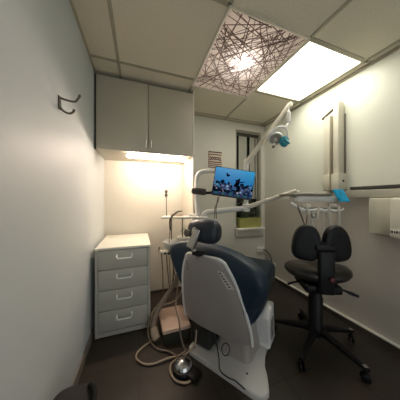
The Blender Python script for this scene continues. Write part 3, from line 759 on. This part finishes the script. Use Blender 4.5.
# ------------------------------------------------------------------ foot control
FC = empty('foot_control', (.292, 1.202, 0), -.9, 'shiny domed steel foot control on the floor beside the chair plate', 'foot control')
MB().lathe([(.066, 0), (.072, .004), (.072, .022), (.066, .03), (.0, .03)], n=30).build('base', M['black'], FC)
MB().lathe([(.064, .028), (.066, .034), (.062, .048), (.050, .064), (.030, .076), (.010, .081), (.0, .082)], n=30).build('dome', M['chrome'], FC)
MB().box((.05, -.04, 0), (.125, .05, .034), .010).build('pedal', M['black'], FC)

# ------------------------------------------------------------------ hoses
def hose(name, pts, r, m, label, cat='hose', group=None, n=10):
    o = MB().tube(pts, r, n).build(name, m); tag(o, label, cat, group); return o
sh = empty('suction_hose', (.16, 1.60, 0), 0, 'thick grey-brown suction hose falling from the unit to the floor by the drawers', 'hose')
sT_ = T(-.16, -1.60, 0)
MB().tube([(.385, 1.70, .60), (.372, 1.69, .48), (.30, 1.67, .36), (.20, 1.645, .25), (.135, 1.61, .15), (.118, 1.565, .09)], .024, 12).xf(sT_).build('tube', M['hose_grey'], sh)
MB().tube([(.118, 1.565, .095), (.125, 1.535, .06), (.142, 1.505, .032)], [.030, .034, .030], 12).xf(sT_).build('end_cuff', M['hose_beige'], sh)
hose('floor_hose', [(.425, 1.665, .62), (.40, 1.63, .40), (.33, 1.66, .24), (.14, 1.66, .2), (.10, 1.62, .06), (.11, 1.55, .012), (.05, 1.50, .012), (-.01, 1.45, .012), (-.018, 1.395, .012), (.03, 1.335, .012), (.10, 1.31, .012), (.20, 1.315, .016), (.29, 1.315, .014), (.36, 1.345, .014)], .0066, M['hose_beige'],
     'beige hose looping widest over the dark floor in front of the drawers')
hose('floor_hose', [(.355, 1.66, .62), (.345, 1.62, .42), (.30, 1.50, .29), (.292, 1.33, .26), (.297, 1.302, .18), (.325, 1.285, .08), (.375, 1.30, .045), (.42, 1.31, .05)], .0062, M['hose_grey'],
     'thin hose crossing in front of the beige box lid and bending to the chair plate')
hose('floor_hose', [(.455, 1.44, .30), (.445, 1.37, .22), (.41, 1.29, .10), (.33, 1.29, .03), (.235, 1.28, .012), (.205, 1.22, .012), (.225, 1.145, .012), (.285, 1.105, .012), (.345, 1.12, .012), (.385, 1.17, .014)], .0066, M['hose_beige'],
     'beige hose curling closely around the domed foot control')
hose('floor_hose', [(.32, 1.72, .66), (.315, 1.71, .42), (.27, 1.70, .26), (.12, 1.67, .17), (.075, 1.60, .05), (.10, 1.50, .012), (.15, 1.42, .012), (.22, 1.375, .014), (.285, 1.285, .02)], .007, M['hose_grey'],
     'thin grey hose running behind the thick suction hose to the floor')
for i, (x, l) in enumerate(((-.262, 'leftmost of the thin dark hoses hanging under the spittoon holder'), (-.215, 'middle of the thin dark hoses hanging under the spittoon holder'), (-.155, 'rightmost of the thin dark hoses hanging under the spittoon holder'))):
    a = Vector(upt(x, -.13, .672)); 
    hose('hanging_hose', [tuple(a), tuple(a+Vector((.006, -.012, -.12))), tuple(a+Vector((.012+.012*i, -.012, -.28))), tuple(a+Vector((.02+.02*i, .02, -.42))), tuple(a+Vector((.04, .07, -.55)))], .0055, M['hose_grey'], l, group='hoses under the spittoon')

# ------------------------------------------------------------------ black bag in the lower left corner
BG = empty('black_bag', (-.275, .83, 0), -.08, 'black bag with carry handle on the floor against the left wall', 'bag')
mb = MB(); rings = []
for z, a, b, ox in ((0, .15, .20, 0), (.02, .165, .24, 0), (.15, .175, .25, 0), (.27, .172, .25, .0), (.335, .165, .24, 0), (.355, .15, .22, .0), (.363, .11, .17, .0)):
    rings.append([Vector((ox+x, y, z)) for x, y in rrect(a, b, .05, 6)])
mb.loft(rings).build('body', M['bag'], BG)
MB().tube([(.055, .085, .350), (.065, .08, .372), (.088, .05, .376), (.098, .0, .36), (.095, -.03, .32), (.088, -.035, .26)], .010, 8).build('handle', M['black'], BG)
MB().box((.084, .00, .22), (.091, .025, .32), .002).build('tag', M['label'], BG)['label'] = 'white tag'

# ------------------------------------------------------------------ world, camera, view
wd = bpy.data.worlds.new('World'); SC.world = wd; wd.use_nodes = True
wd.node_tree.nodes['Background'].inputs[0].default_value = (.56, .59, .62, 1); wd.node_tree.nodes['Background'].inputs[1].default_value = .85
cam = bpy.data.cameras.new('Camera'); co = bpy.data.objects.new('Camera', cam); COL.objects.link(co)
co.location = (0, 0, 1.2); co.rotation_euler = (PI/2, 0, -math.radians(19.2))
cam.sensor_width = 36; cam.lens = 15.75; cam.clip_start = .02
SC.camera = co
SC.view_settings.view_transform = 'Standard'; SC.view_settings.look = 'None'
SC.view_settings.gamma = 1; SC.view_settings.use_curve_mapping = False; SC.view_settings.exposure = 1.1
SC.cycles.use_denoising = True; SC.cycles.max_bounces = 10; SC.cycles.diffuse_bounces = 6
